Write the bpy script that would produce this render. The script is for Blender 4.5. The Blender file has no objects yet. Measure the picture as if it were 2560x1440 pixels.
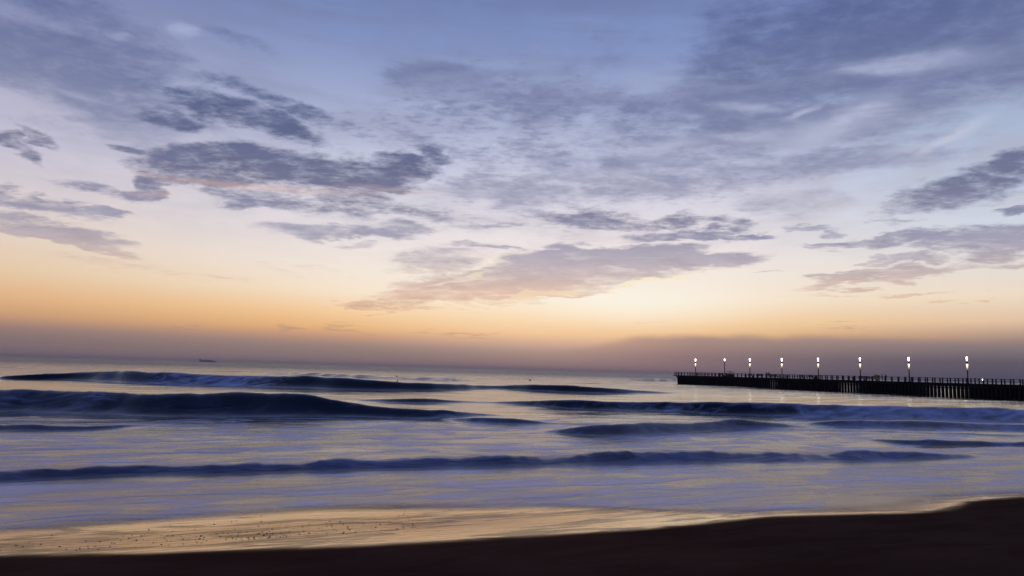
import bpy, bmesh, math, random
import numpy as np
from mathutils import Vector, Matrix

random.seed(7)
sc = bpy.context.scene
COL = sc.collection
R = math.radians

# ------------------------------------------------------------------ colour helpers
def lin(r, g, b):
    def f(c):
        c /= 255.0
        return c / 12.92 if c <= 0.04045 else ((c + 0.055) / 1.055) ** 2.4
    return (f(r), f(g), f(b), 1.0)

# ------------------------------------------------------------------ camera
CAMH = 3.4
PITCH, ROLL, FPX = 6.85, 1.52, 1707.0
cam = bpy.data.cameras.new("camera")
cam.lens = 24.0
cam.sensor_width = 36.0
cam.clip_start = 0.1
cam.clip_end = 120000.0
camo = bpy.data.objects.new("camera", cam)
COL.objects.link(camo)
RM = Matrix.Rotation(R(90 + PITCH), 3, 'X') @ Matrix.Rotation(R(ROLL), 3, 'Z')
camo.matrix_world = Matrix.Translation((0, 0, CAMH)) @ RM.to_4x4()
sc.camera = camo

def ray(px, py):
    return RM @ Vector(((px - 1280) / FPX, -(py - 720) / FPX, -1.0))

def on_plane(px, py, z=0.0):
    d = ray(px, py)
    t = (z - CAMH) / d.z
    return Vector((d.x * t, d.y * t, z))

def at_depth(px, py, Y):
    d = ray(px, py)
    t = Y / d.y
    return Vector((d.x * t, Y, CAMH + d.z * t))

# ------------------------------------------------------------------ shore frame
PA = at_depth(2419, 955, 157.0)
PB = at_depth(1739, 940, 248.0)
PDIR = Vector((PB.x - PA.x, PB.y - PA.y)).normalized()      # along the pier, seaward
PNRM = Vector((PDIR.y, -PDIR.x))                            # to the far side of the pier
SH_A = np.array([PNRM.x, PNRM.y])                           # along the shore (to the right)
SH_Q = np.array([PDIR.x, PDIR.y])                           # seaward

def aq(x, y):
    return x * SH_A[0] + y * SH_A[1], x * SH_Q[0] + y * SH_Q[1]

SQ = np.array([-400, -60, -5, 0, 3, 6, 9, 11, 13.5, 17, 22, 28, 45, 150, 400, 3000.])
SZ = np.array([3.2, 2.6, 1.9, 1.75, 1.5, 1.20, .925, .765, .523, .335, .13, -.12, -.9, -3, -6, -20.])
_qq = np.arange(-420, 3000, 0.25)
_zz = np.interp(_qq, SQ, SZ)
_k = np.hanning(13); _k /= _k.sum()
_zz = np.convolve(np.pad(_zz, 6, mode='edge'), _k, mode='valid')
def sand_z(x, y):
    a, q = aq(x, y)
    z = np.interp(q, _qq, _zz)
    z = z + 0.018 * np.sin(a * .31 + .6) * np.sin(q * .23 + 1.) + .008 * np.sin(a * .9 + q * .5)
    return z

def on_sand(px, py):
    d = ray(px, py)
    t = 2.0
    while t < 200:
        if CAMH + d.z * t < float(sand_z(d.x * t, d.y * t)):
            break
        t += 0.02
    return d.x * t, d.y * t

def curve_aq(pts):
    A, Q = [], []
    for p in pts:
        x, y = on_sand(*p)
        a, q = aq(x, y)
        A.append(a); Q.append(q)
    o = np.argsort(A)
    A = np.array(A)[o]; Q = np.array(Q)[o]
    g = np.arange(-80, 80, .2)
    v = np.interp(g, A, Q)
    k = np.hanning(9); k /= k.sum()
    v = np.convolve(np.pad(v, 4, mode='edge'), k, mode='valid')
    return g, v
EDGE = curve_aq([(0, 1345), (200, 1328), (400, 1315), (600, 1300), (800, 1285), (1000, 1281), (1200, 1280),
                 (1400, 1276), (1600, 1281), (1750, 1290), (1850, 1294), (1950, 1290), (2100, 1286), (2300, 1282),
                 (2385, 1272), (2410, 1257), (2480, 1248), (2560, 1243)])
WET = curve_aq([(0, 1393), (300, 1390), (600, 1381), (800, 1373), (1000, 1364), (1300, 1346), (1600, 1328),
                (1700, 1319), (1850, 1302), (1950, 1293), (2100, 1289), (2300, 1285), (2395, 1275), (2420, 1259),
                (2480, 1251), (2560, 1246)])
def edge_q(a): return np.interp(a, *EDGE)
def wet_q(a): return np.interp(a, *WET)

def sstep(x, a, b):
    t = np.clip((x - a) / (b - a), 0, 1)
    return t * t * (3 - 2 * t)

# ------------------------------------------------------------------ node helper
class NT:
    def __init__(s, tree):
        s.t = tree
        s.n = tree.nodes
        s.l = tree.links
    def new(s, typ, **kw):
        n = s.n.new(typ)
        for k, v in kw.items():
            setattr(n, k, v)
        return n
    def put(s, sock, v):
        if hasattr(v, 'is_linked') or isinstance(v, bpy.types.NodeSocket):
            s.l.new(v, sock)
        else:
            sock.default_value = v
    def math(s, op, a, b=None, c=None, clamp=False):
        n = s.new('ShaderNodeMath', operation=op, use_clamp=clamp)
        s.put(n.inputs[0], a)
        if b is not None: s.put(n.inputs[1], b)
        if c is not None: s.put(n.inputs[2], c)
        return n.outputs[0]
    def vmath(s, op, a, b=None, scale=None):
        n = s.new('ShaderNodeVectorMath', operation=op)
        s.put(n.inputs[0], a)
        if b is not None: s.put(n.inputs[1], b)
        if scale is not None: s.put(n.inputs[3], scale)
        return n.outputs[1] if op in ('LENGTH', 'DOT_PRODUCT') else n.outputs[0]
    def mr(s, v, a, b, c=0.0, d=1.0, smooth=True):
        n = s.new('ShaderNodeMapRange')
        n.interpolation_type = 'SMOOTHSTEP' if smooth else 'LINEAR'
        n.clamp = True
        s.put(n.inputs[0], v)
        for i, x in enumerate((a, b, c, d)):
            s.put(n.inputs[i + 1], x)
        return n.outputs[0]
    def noise(s, vec, scale, detail=4.0, rough=.5, dist=0.0, color=False, lac=2.0):
        n = s.new('ShaderNodeTexNoise')
        n.noise_dimensions = '3D'
        s.put(n.inputs['Vector'], vec)
        n.inputs['Scale'].default_value = scale
        n.inputs['Detail'].default_value = detail
        n.inputs['Roughness'].default_value = rough
        n.inputs['Lacunarity'].default_value = lac
        n.inputs['Distortion'].default_value = dist
        return n.outputs['Color' if color else 'Fac']
    def mix(s, f, a, b, blend='MIX'):
        n = s.new('ShaderNodeMix', data_type='RGBA', blend_type=blend)
        n.clamp_factor = True
        s.put(n.inputs[0], f)
        s.put(n.inputs[6], a)
        s.put(n.inputs[7], b)
        return n.outputs[2]
    def ramp(s, f, stops, interp='LINEAR'):
        n = s.new('ShaderNodeValToRGB')
        e = n.color_ramp.elements
        n.color_ramp.interpolation = interp
        e[0].position = stops[0][0]; e[0].color = stops[0][1]
        e[1].position = stops[-1][0]; e[1].color = stops[-1][1]
        for p, c in stops[1:-1]:
            x = e.new(p); x.color = c
        s.put(n.inputs[0], f)
        return n.outputs[0]
    def mapping(s, vec, loc=(0, 0, 0), rot=(0, 0, 0), scale=(1, 1, 1), typ='POINT'):
        n = s.new('ShaderNodeMapping', vector_type=typ)
        s.put(n.inputs[0], vec)
        n.inputs[1].default_value = loc
        n.inputs[2].default_value = rot
        n.inputs[3].default_value = scale
        return n.outputs[0]
    def comb(s, x, y, z=0.0):
        n = s.new('ShaderNodeCombineXYZ')
        for i, v in enumerate((x, y, z)): s.put(n.inputs[i], v)
        return n.outputs[0]
    def sep(s, v):
        n = s.new('ShaderNodeSeparateXYZ')
        s.put(n.inputs[0], v)
        return n.outputs[0], n.outputs[1], n.outputs[2]

# ------------------------------------------------------------------ world: dusk sky with cloud fields
W = bpy.data.worlds.new("World")
sc.world = W
W.use_nodes = True
T = NT(W.node_tree)
T.n.clear()
out = T.new('ShaderNodeOutputWorld')
bg = T.new('ShaderNodeBackground')
T.l.new(bg.outputs[0], out.inputs[0])
tc = T.new('ShaderNodeTexCoord')
D = tc.outputs['Generated']
dx, dy, dz = T.sep(D)
hz = T.math('SQRT', T.math('ADD', T.math('MULTIPLY', dx, dx), T.math('MULTIPLY', dy, dy)))
az = T.math('MULTIPLY', T.math('ARCTAN2', dx, dy), 57.29578)
el = T.math('MULTIPLY', T.math('ARCTAN2', dz, hz), 57.29578)

def sky_ae(px, py):
    d = ray(px, py).normalized()
    return math.degrees(math.atan2(d.x, d.y)), math.degrees(math.asin(d.z))

EMAX = 60.0
def ramp_el(f, lst):
    return T.ramp(f, [(e / EMAX, lin(*c)) for e, c in lst])
elf = T.math('DIVIDE', el, EMAX, clamp=True)
centre = ramp_el(elf, [(0, (132, 116, 120)), (1.1, (150, 131, 127)), (1.8, (168, 143, 132)), (2.3, (200, 156, 132)), (3.1, (241, 188, 130)),
                       (4.4, (254, 212, 160)), (6.0, (254, 234, 208)), (8.0, (250, 238, 226)), (10.5, (241, 232, 232)), (13.5, (224, 221, 233)),
                       (17.5, (196, 201, 226)), (21, (168, 179, 214)), (26, (134, 152, 200)), (30, (118, 138, 190)), (42, (84, 106, 164)), (60, (60, 80, 140))])
left = ramp_el(elf, [(0, (126, 108, 112)), (1.2, (136, 116, 116)), (2.0, (158, 130, 122)), (2.8, (206, 160, 124)), (4.0, (231, 183, 138)),
                     (6.0, (236, 207, 172)), (8.5, (232, 214, 200)), (11, (224, 211, 213)), (14, (206, 200, 217)), (18, (182, 181, 206)),
                     (24, (138, 146, 188)), (29, (104, 119, 170)), (42, (76, 96, 152)), (60, (58, 76, 134))])
right = ramp_el(elf, [(0, (78, 76, 96)), (1.5, (98, 92, 104)), (2.4, (128, 114, 118)), (3.2, (180, 152, 140)), (4.2, (232, 200, 170)), (6.0, (244, 226, 204)),
                      (8.5, (230, 226, 224)), (11, (210, 218, 232)), (14, (188, 204, 228)), (18, (168, 184, 212)), (23, (142, 154, 196)),
                      (29, (104, 120, 176)), (42, (72, 92, 152)), (60, (56, 74, 132))])
back = ramp_el(elf, [(0, (50, 52, 84)), (6, (58, 64, 104)), (15, (62, 74, 122)), (35, (62, 80, 134)), (60, (60, 80, 140))])
fl = T.mr(az, -8, -44)
fr = T.mr(az, 12, 42)
sky = T.mix(fl, centre, left)
sky = T.mix(fr, sky, right)
# brighter pool of light over the hidden sun
gx, gy = sky_ae(1400, 745)
gl = T.vmath('LENGTH', T.mapping(T.comb(az, el), (gx, gy, 0), (0, 0, 0), (26, 6.5, 1), 'TEXTURE'))
glow = T.mr(gl, 0.0, 1.0, 0.46, 0.0)
gx2, gy2 = sky_ae(1620, 760)
gl2 = T.vmath('LENGTH', T.mapping(T.comb(az, el), (gx2, gy2, 0), (0, 0, 0), (13, 2.6, 1), 'TEXTURE'))
glow = T.math('ADD', glow, T.mr(gl2, 0, 1, .42, 0))
sky = T.mix(glow, sky, lin(255, 244, 214), 'SCREEN')
absaz = T.math('ABSOLUTE', az)
fb = T.mr(absaz, 50, 115)

# noises: a flat cloud plane seen in perspective, and sky-angle streaks
zp = T.math('ADD', T.math('MAXIMUM', dz, 0.0), 0.09)
cu = T.math('DIVIDE', dx, zp)
cv = T.math('DIVIDE', dy, zp)
CP = T.comb(cu, cv, 0.0)
AE = T.comb(az, el, 0.0)
warpn = T.noise(CP, 2.6, 5.0, .6, 0.0, True)
warp = T.vmath('SUBTRACT', warpn, (.5, .5, .5))
fine = T.noise(T.mapping(CP, (0, 0, 0), (0, 0, R(12)), (1.0, 1.25, 1)), 8.0, 9.0, .68, .15)
cells = T.noise(T.mapping(CP, (3, 1, 0), (0, 0, R(-14)), (1.0, 1.7, 1)), 17.0, 5.0, .6, .25)
n_str = T.noise(T.mapping(AE, (0, 0, 0), (0, 0, R(7)), (.055, .42, 1)), 1.0, 7.0, .6, .5)
n_str2 = T.noise(T.mapping(AE, (3, 9, 0), (0, 0, R(9)), (.16, .8, 1)), 1.0, 5.0, .62, .3)
n_med = T.noise(T.mapping(CP, (5, 2, 0), (0, 0, R(-20)), (1, .8, 1)), 3.3, 7.0, .6, .2)
AEW = T.vmath('ADD', AE, T.vmath('MULTIPLY', warp, (6.5, 3.2, 0)))

def field(blobs, vec=AEW):
    acc = None
    for px, py, rx, ry, tilt, gain, w in blobs:
        a, e = sky_ae(px, py)
        k = math.degrees(1 / FPX) * math.cos(R(a)) ** 1.2
        m = T.mapping(vec, (a, e, 0), (0, 0, R(-(tilt - ROLL))), (rx * k, ry * k, 1), 'TEXTURE')
        g = T.new('ShaderNodeTexGradient', gradient_type='SPHERICAL')
        T.l.new(m, g.inputs[0])
        v = T.mr(g.outputs[1], 0.0, 1.0 / gain, 0.0, w)
        acc = v if acc is None else T.math('MAXIMUM', acc, v)
    return acc

# px, py, rx, ry, tilt, gain, weight
crisp = field([
    (610, 290, 300, 52, 8, 1.7, .92), (440, 305, 110, 36, 6, 1.6, .8), (730, 272, 180, 36, 12, 1.6, .85), (590, 215, 200, 50, 12, 1.2, .55), (840, 310, 190, 46, 10, 1.2, .5),
    (560, 422, 270, 74, -6, 2.0, 1.0), (800, 432, 330, 62, 1, 2.2, 1.0), (1010, 425, 170, 48, 0, 1.9, .95), (1085, 392, 80, 46, 34, 1.5, .8), (370, 465, 130, 36, -24, 1.7, .9),
    (330, 386, 100, 20, 3, 1.6, .75), (225, 465, 130, 34, 4, 1.3, .68), (70, 503, 170, 36, 4, 1.7, .9), (40, 545, 120, 22, 4, 1.5, .7),
    (860, 508, 360, 56, 4, 1.5, .74), (620, 498, 200, 30, 2, 1.4, .74), (1010, 530, 200, 34, 6, 1.4, .74), (760, 350, 300, 40, 8, 1.1, .42),
    (70, 335, 110, 26, 26, 1.6, .8), (45, 360, 95, 32, 34, 1.6, .85),
    (2400, 480, 260, 72, -10, 1.7, .95), (2530, 425, 140, 60, -20, 1.8, .95), (2330, 520, 170, 44, -2, 1.4, .75), (2545, 520, 70, 16, -6, 1.7, .9),
    (2450, 605, 210, 62, 3, 2.0, .95), (2190, 600, 250, 30, 1, 1.8, .95), (2545, 660, 70, 22, 0, 1.6, .85),
    (1500, 552, 210, 34, 6, 1.6, .85), (1690, 552, 130, 34, 2, 1.6, .85), (1830, 560, 80, 24, 14, 1.5, .8), (1700, 588, 200, 22, -2, 1.8, .9), (1820, 594, 130, 15, 3, 1.8, .95),
])
streaky = field([
    (160, 590, 250, 34, 6, 1.7, 1.0), (200, 612, 180, 18, 6, 1.5, .9), (255, 536, 110, 16, 0, 1.6, .9), (100, 560, 220, 24, 4, 1.3, .6), (120, 525, 200, 30, 5, 1.4, .7),
    (850, 584, 270, 28, 2, 1.5, .85), (1000, 578, 130, 26, 0, 1.4, .7), (900, 618, 90, 16, 4, 1.3, .6), (1230, 566, 160, 12, 4, 1.3, .6),
    (1550, 650, 420, 44, 1, 2.4, 1.0), (1780, 645, 190, 20, 2, 1.8, .95), (1220, 612, 180, 12, 2, 1.4, .75), (1300, 690, 400, 52, -5, 2.0, .95),
    (1180, 725, 320, 40, -7, 1.9, .9), (1480, 712, 300, 34, -9, 1.8, .85), (960, 765, 190, 14, 0, 1.5, .75), (1210, 755, 200, 22, 1, 1.3, .62),
    (1110, 650, 200, 46, -4, 1.3, .66),
    (2190, 692, 300, 24, -3, 1.7, .88), (2270, 655, 130, 15, -4, 1.5, .8), (2180, 655, 60, 12, -2, 1.6, .8), (2400, 670, 220, 20, -6, 1.2, .55),
    (2250, 742, 90, 11, 0, 1.8, .85), (2120, 738, 160, 9, 1, 1.3, .5), (2330, 735, 60, 7, 0, 1.4, .6), (1930, 674, 50, 6, 2, 1.6, .7),
    (2020, 570, 90, 10, 0, 1.5, .6), (2040, 600, 60, 8, 0, 1.4, .6), (500, 816, 90, 5, 1, 1.6, .6), (1130, 835, 200, 6, 2, 1.5, .5),
    (2100, 810, 60, 4, 0, 1.5, .6), (1610, 806, 40, 4, 0, 1.5, .6), (2380, 757, 30, 5, 0, 1.5, .6), (2460, 749, 26, 5, 0, 1.5, .6),
    (350, 670, 420, 34, 5, 1.1, .42), (760, 680, 300, 26, 3, 1.0, .34),
    (720, 815, 40, 16, -10, 1.5, .62), (860, 820, 75, 22, 16, 1.5, .62), (920, 832, 80, 7, 4, 1.3, .6),
])
soft = field([
    (150, 130, 560, 240, 14, 1.5, 1.0), (-40, 60, 420, 260, 10, 1.6, 1.0), (420, 260, 460, 130, 16, 1.0, .6), (1080, 190, 300, 62, 3, 1.2, .62),
    (600, 100, 140, 40, 3, 1.3, .6),
    (2120, 150, 640, 260, 10, 1.7, 1.0), (2480, 90, 460, 260, 0, 1.7, 1.0), (1900, 260, 560, 120, 0, 1.5, .9), (1700, 330, 520, 110, -3, 1.3, .75),
    (2060, 400, 440, 58, 4, 1.7, .9), (1800, 425, 400, 66, 2, 1.4, .76), (1420, 480, 400, 90, 0, 1.3, .74), (1180, 440, 200, 90, 0, 1.1, .6), (1560, 390, 460, 110, -4, 1.2, .74), (1420, 260, 420, 110, 4, 1.1, .6), (1760, 300, 460, 140, 0, 1.5, .9), (2200, 330, 420, 90, 4, 1.2, .66),
    (2420, 260, 300, 90, -14, 1.3, .75), (1700, 480, 300, 46, 0, 1.2, .6), (1520, 520, 260, 46, 3, 1.2, .6), (1250, 300, 420, 130, 0, .9, .46), (1900, 520, 500, 70, -4, 1.0, .5), (2200, 60, 700, 160, 0, 1.6, 1.0), (1550, 120, 360, 120, -10, .9, .5), (250, 330, 500, 80, 8, .9, .5),
])
fn = T.math('ADD', T.math('MULTIPLY', fine, .6), T.math('MULTIPLY', n_med, .4))
fn = T.math('SUBTRACT', fn, .5)
fn = T.math('ADD', fn, T.math('MULTIPLY', T.math('SUBTRACT', cells, .5), .18))
d1 = T.mr(T.math('ADD', crisp, T.math('MULTIPLY', fn, 3.1)), .16, 1.16)
d1 = T.math('MULTIPLY', d1, T.mr(crisp, 0, .22))
fs = T.math('SUBTRACT', T.math('ADD', T.math('MULTIPLY', n_str2, .6), T.math('MULTIPLY', fine, .4)), .5)
d2 = T.mr(T.math('ADD', streaky, T.math('MULTIPLY', fs, 2.6)), .12, 1.05)
d2 = T.math('MULTIPLY', d2, T.mr(streaky, 0, .22, .0, 1))
fm = T.math('SUBTRACT', T.math('ADD', T.math('MULTIPLY', n_str, .45), T.math('MULTIPLY', n_med, .55)), .5)
fm = T.math('ADD', fm, T.math('MULTIPLY', T.math('SUBTRACT', fine, .5), .5))
d3 = T.mr(T.math('ADD', soft, T.math('MULTIPLY', fm, 3.2)), .12, 1.3)
d3 = T.math('MULTIPLY', d3, T.mr(soft, 0, .3, .0, 1))

# pale ripples of high cloud between the dark ones
veil = field([(1350, 300, 900, 300, 0, 1.2, 1.0), (950, 420, 500, 200, 5, 1.0, .8), (1500, 100, 700, 180, -4, .9, .7), (2250, 300, 500, 110, -8, 1.0, .8), (1900, 480, 600, 160, -3, 1.0, .8), (300, 330, 500, 120, 8, .9, .6),
              (460, 80, 90, 34, 4, 1.5, 1.1), (2300, 160, 330, 60, 10, 1.2, .9), (1200, 660, 420, 90, 0, 1.2, .9), (500, 420, 700, 120, 0, .9, .5)])
vm = T.mr(T.math('ADD', T.math('MULTIPLY', veil, .55), T.math('MULTIPLY', T.math('SUBTRACT', T.math('ADD', T.math('MULTIPLY', fine, .5), T.math('MULTIPLY', n_med, .5)), .5), 2.0)), .2, .8, 0, .5)
veilc = ramp_el(elf, [(0, (190, 160, 150)), (5, (255, 226, 190)), (9, (252, 236, 218)), (13, (232, 226, 234)), (18, (204, 208, 230)), (24, (172, 182, 216)), (30, (140, 156, 206)), (60, (90, 106, 160))])
sky = T.mix(T.math('MULTIPLY', vm, T.math('SUBTRACT', 1.0, fb)), sky, veilc)
mot = field([(1300, 380, 620, 300, 0, 1.5, 1.0), (1750, 420, 420, 200, 0, 1.4, .9), (1250, 560, 500, 90, 0, 1.3, .7), (850, 330, 400, 150, 6, 1.2, .6)])
mf = T.math('SUBTRACT', T.math('ADD', T.math('MULTIPLY', cells, .55), T.math('MULTIPLY', n_med, .45)), .5)
motd = T.mr(T.math('ADD', T.math('MULTIPLY', mot, .45), T.math('MULTIPLY', mf, 3.2)), .30, .95, 0, .62)
motd = T.math('MULTIPLY', motd, T.mr(mot, 0, .5))

v2c = ramp_el(elf, [(0, (160, 136, 130)), (4, (238, 196, 158)), (7, (236, 214, 198)), (10, (216, 209, 214)), (16, (180, 181, 203)), (22, (146, 153, 187)), (30, (110, 122, 165)), (60, (60, 74, 128))])
v2 = T.mr(T.math('ADD', T.math('MULTIPLY', n_str, .5), T.math('MULTIPLY', n_med, .5)), .40, .60, 0, .62)
v2 = T.math('MULTIPLY', v2, T.mr(el, 7, 13))
sky = T.mix(v2, sky, v2c)
softc = ramp_el(elf, [(0, (140, 118, 124)), (8, (180, 168, 178)), (12, (158, 158, 184)), (16, (136, 142, 174)), (20, (114, 124, 163)), (25, (93, 106, 152)), (30, (76, 90, 142)), (60, (52, 66, 120))])
sky = T.mix(motd, sky, softc)
lite = T.mr(T.math('ADD', T.math('MULTIPLY', n_str, .7), T.math('MULTIPLY', n_med, .3)), .50, .70, 0, .45)
softc = T.mix(lite, softc, veilc)
sky = T.mix(T.math('MULTIPLY', d3, .9), sky, softc)
breaks = field([(2290, 150, 420, 60, 8, .9, .9), (2130, 290, 340, 80, -16, .9, .8), (2400, 330, 340, 44, -20, .9, .9), (1880, 262, 240, 30, 4, .9, .8), (2020, 268, 100, 20, -10, 1., .8),
                (1650, 370, 300, 40, -4, .9, .7), (2250, 370, 220, 40, 0, .9, .7), (465, 78, 100, 42, 4, 1.0, 1.0), (285, 78, 80, 24, 10, 1.0, .7), (1850, 340, 340, 36, 2, .9, .6)])
bk = T.mr(T.math('ADD', breaks, T.math('MULTIPLY', fm, 3.0)), .0, 1.3, 0, .8)
bk = T.math('MULTIPLY', bk, T.mr(breaks, 0, .75))
sky = T.mix(bk, sky, veilc)
darkc = ramp_el(elf, [(0, (140, 118, 124)), (4, (206, 164, 140)), (6.0, (222, 184, 164)), (7.6, (196, 176, 176)), (9.2, (170, 164, 182)), (11, (142, 144, 172)), (14, (112, 115, 146)), (17, (94, 102, 138)), (20, (84, 98, 138)), (30, (74, 90, 138)), (60, (52, 66, 120))])
shade = T.mr(n_med, .3, .7, .86, 1.16, False)
darkc2 = T.mix(1.0, darkc, T.comb(shade, shade, shade), 'MULTIPLY')
sky = T.mix(T.math('MULTIPLY', d2, .86), sky, darkc2)
sky = T.mix(T.math('MULTIPLY', d1, .96), sky, darkc2)
hot = field([(1330, 742, 230, 18, -8, 1.2, 1.0), (1160, 692, 170, 12, -12, 1.2, .8), (1620, 708, 200, 14, -10, 1.2, .9), (1230, 640, 160, 8, -4, 1.2, .6)])
sky = T.mix(T.math('MULTIPLY', T.mr(T.math('ADD', hot, T.math('MULTIPLY', fs, 2.2)), .2, 1.0), T.mr(hot, 0, .6, 0, .75)), sky, lin(255, 240, 204))
# pink underlit seam below the long cloud
seam = field([(640, 468, 460, 13, 0, 1.1, .8), (400, 482, 140, 12, -8, 1.1, .5), (980, 474, 200, 10, 2, 1.2, .4), (1330, 735, 150, 16, -6, 1.3, 1.0)],
             T.vmath('ADD', AE, T.vmath('MULTIPLY', warp, (1.6, .8, 0))))
sky = T.mix(T.math('MULTIPLY', seam, .45), sky, lin(236, 196, 178))
# low cloud bank along the horizon, higher and bluer to the right
bn = T.noise(T.mapping(AE, (0, 0, 0), (0, 0, 0), (.22, .5, 1)), 1.0, 6.0, .6)
btop = T.math('ADD', T.mr(az, 3, 13, 1.9, 3.35), T.math('MULTIPLY', T.math('SUBTRACT', bn, .5), .8))
btop = T.math('SUBTRACT', btop, T.mr(az, 24, 44, 0, .5))
bd = T.math('SUBTRACT', btop, el)
bank = T.mr(bd, -.15, .6)
bank = T.math('MULTIPLY', bank, T.mr(az, 2, 16, .2, .9))
bcol = T.mix(T.mr(az, 8, 36), ramp_el(elf, [(0, (134, 114, 122)), (1.4, (142, 122, 126)), (2.4, (160, 138, 134)), (3.6, (170, 146, 140)), (60, (170, 146, 140))]),
             ramp_el(elf, [(0, (76, 75, 95)), (1.4, (98, 92, 106)), (2.4, (138, 125, 127)), (3.4, (176, 152, 145)), (60, (176, 152, 145))]))
sky = T.mix(bank, sky, bcol)
sky = T.mix(fb, sky, back)
ns = T.new('ShaderNodeTexSky', sky_type='NISHITA')
ns.sun_disc = False
ns.sun_elevation = R(1.0)
ns.sun_rotation = R(4.0)
ns.air_density = 1.2
ns.dust_density = 1.5
nsc = T.vmath('SCALE', ns.outputs[0], scale=0.08)
sky = T.mix(.06, sky, nsc)
T.l.new(sky, bg.inputs[0])
bg.inputs[1].default_value = 1.0
W.cycles.sampling_method = 'MANUAL'
W.cycles.sample_map_resolution = 512

# ------------------------------------------------------------------ materials
def mat(name):
    m = bpy.data.materials.new(name)
    m.use_nodes = True
    t = NT(m.node_tree)
    t.n.clear()
    o = t.new('ShaderNodeOutputMaterial')
    return m, t, o

def principled(t, **kw):
    p = t.new('ShaderNodeBsdfPrincipled')
    for k, v in kw.items():
        t.put(p.inputs[k.replace('_', ' ')], v)
    return p

def simple(name, col, rough=.6, metal=0.0, var=.25, scale=6.0, bump=0.0):
    m, t, o = mat(name)
    tcn = t.new('ShaderNodeTexCoord')
    n = t.noise(tcn.outputs['Object'], scale, 5.0, .6)
    f = t.mr(n, .25, .75, 1 - var, 1 + var, False)
    c = t.mix(1.0, (*col, 1), t.comb(f, f, f), 'MULTIPLY')
    p = principled(t, Base_Color=c, Roughness=rough, Metallic=metal)
    if bump:
        b = t.new('ShaderNodeBump')
        b.inputs['Strength'].default_value = bump
        b.inputs['Distance'].default_value = .02
        t.l.new(n, b.inputs['Height'])
        t.l.new(b.outputs[0], p.inputs['Normal'])
    t.l.new(p.outputs[0], o.inputs[0])
    return m

def emit(name, col, strength):
    m, t, o = mat(name)
    tcn = t.new('ShaderNodeTexCoord')
    n = t.noise(tcn.outputs['Object'], 3.0, 2.0)
    e = t.new('ShaderNodeEmission')
    e.inputs[0].default_value = (*col, 1)
    t.put(e.inputs[1], t.mr(n, .2, .8, strength * .85, strength * 1.15))
    t.l.new(e.outputs[0], o.inputs[0])
    return m

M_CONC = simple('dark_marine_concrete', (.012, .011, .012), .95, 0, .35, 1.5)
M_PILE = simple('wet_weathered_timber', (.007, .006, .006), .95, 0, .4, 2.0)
M_POST = simple('reddish_brown_timber', (.06, .02, .014), .7, 0, .35, 3.0)
M_RAIL = simple('dark_rail_metal', (.03, .02, .025), .5, .3, .2, 3.0)
M_STEEL = simple('painted_pole_steel', (.03, .022, .024), .45, .5, .2, 4.0)
M_LAMPW = emit('white_lantern_glass', (1.0, .90, .80), 9.0)
m, t, o = mat('warm_graded_glow_glass')
_x, _y, _z = t.sep(t.new('ShaderNodeTexCoord').outputs['Object'])
e_ = t.new('ShaderNodeEmission')
t.put(e_.inputs[0], t.mix(t.mr(_z, 3.1, 4.3), (.8, .62, .2, 1), (1, .9, .6, 1)))
t.put(e_.inputs[1], t.mr(_z, 2.95, 4.3, .12, 2.4))  # uplight fading down the shade is painted into the emission
t.l.new(e_.outputs[0], o.inputs[0])
M_LAMPY = m
M_BULB = emit('small_white_light', (1, 1, .95), 9.0)
M_RED = emit('small_red_light', (1, .12, .14), 4.0)
M_WOOD = simple('bench_timber', (.05, .02, .012), .7, 0, .3, 3.0)
M_BIN = simple('dark_green_bin', (.008, .02, .024), .5, 0, .2, 3.0)
M_SKIN = simple('dark_skin', (.06, .03, .02), .6, 0, .1)
M_HAIR = simple('black_hair', (.01, .008, .008), .6, 0, .1)
M_NAVY = simple('navy_cloth', (.01, .01, .03), .9)
M_BLACK = simple('black_cloth', (.008, .008, .01), .9)
M_REDC = simple('red_cloth', (.22, .02, .015), .9)
M_PALE = simple('pale_cloth', (.5, .42, .38), .9)
m, t, o = mat('yellow_fabric')
_n = t.noise(t.new('ShaderNodeTexCoord').outputs['Object'], 2.5, 4.0)
_c = t.mix(t.mr(_n, .35, .65), (.55, .42, .02, 1), (.95, .80, .03, 1))
p_ = principled(t, Base_Color=_c, Roughness=.8)
tl_ = t.new('ShaderNodeBsdfTranslucent'); t.put(tl_.inputs[0], _c)
ms_ = t.new('ShaderNodeMixShader'); ms_.inputs[0].default_value = .55
t.l.new(p_.outputs[0], ms_.inputs[1]); t.l.new(tl_.outputs[0], ms_.inputs[2]); t.l.new(ms_.outputs[0], o.inputs[0])
M_YEL = m
M_NEO = simple('black_neoprene', (.006, .006, .008), .6)
M_BOARD = simple('dark_surfboard', (.03, .03, .035), .3)
M_SHIP = simple('haze_lightened_ship_grey', (.5, .48, .52), .7)  # grey lightened so part of the haze fading sits in the colour
M_PEB = simple('dark_pebble', (.02, .016, .014), .5, 0, .4, 30.0)
M_COAST = simple('stall_canvas', (.55, .45, .40), .9, 0, .2)

# ------------------------------------------------------------------ sand
def smooth_mesh(me):
    me.polygons.foreach_set('use_smooth', np.ones(len(me.polygons), dtype=bool))

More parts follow.
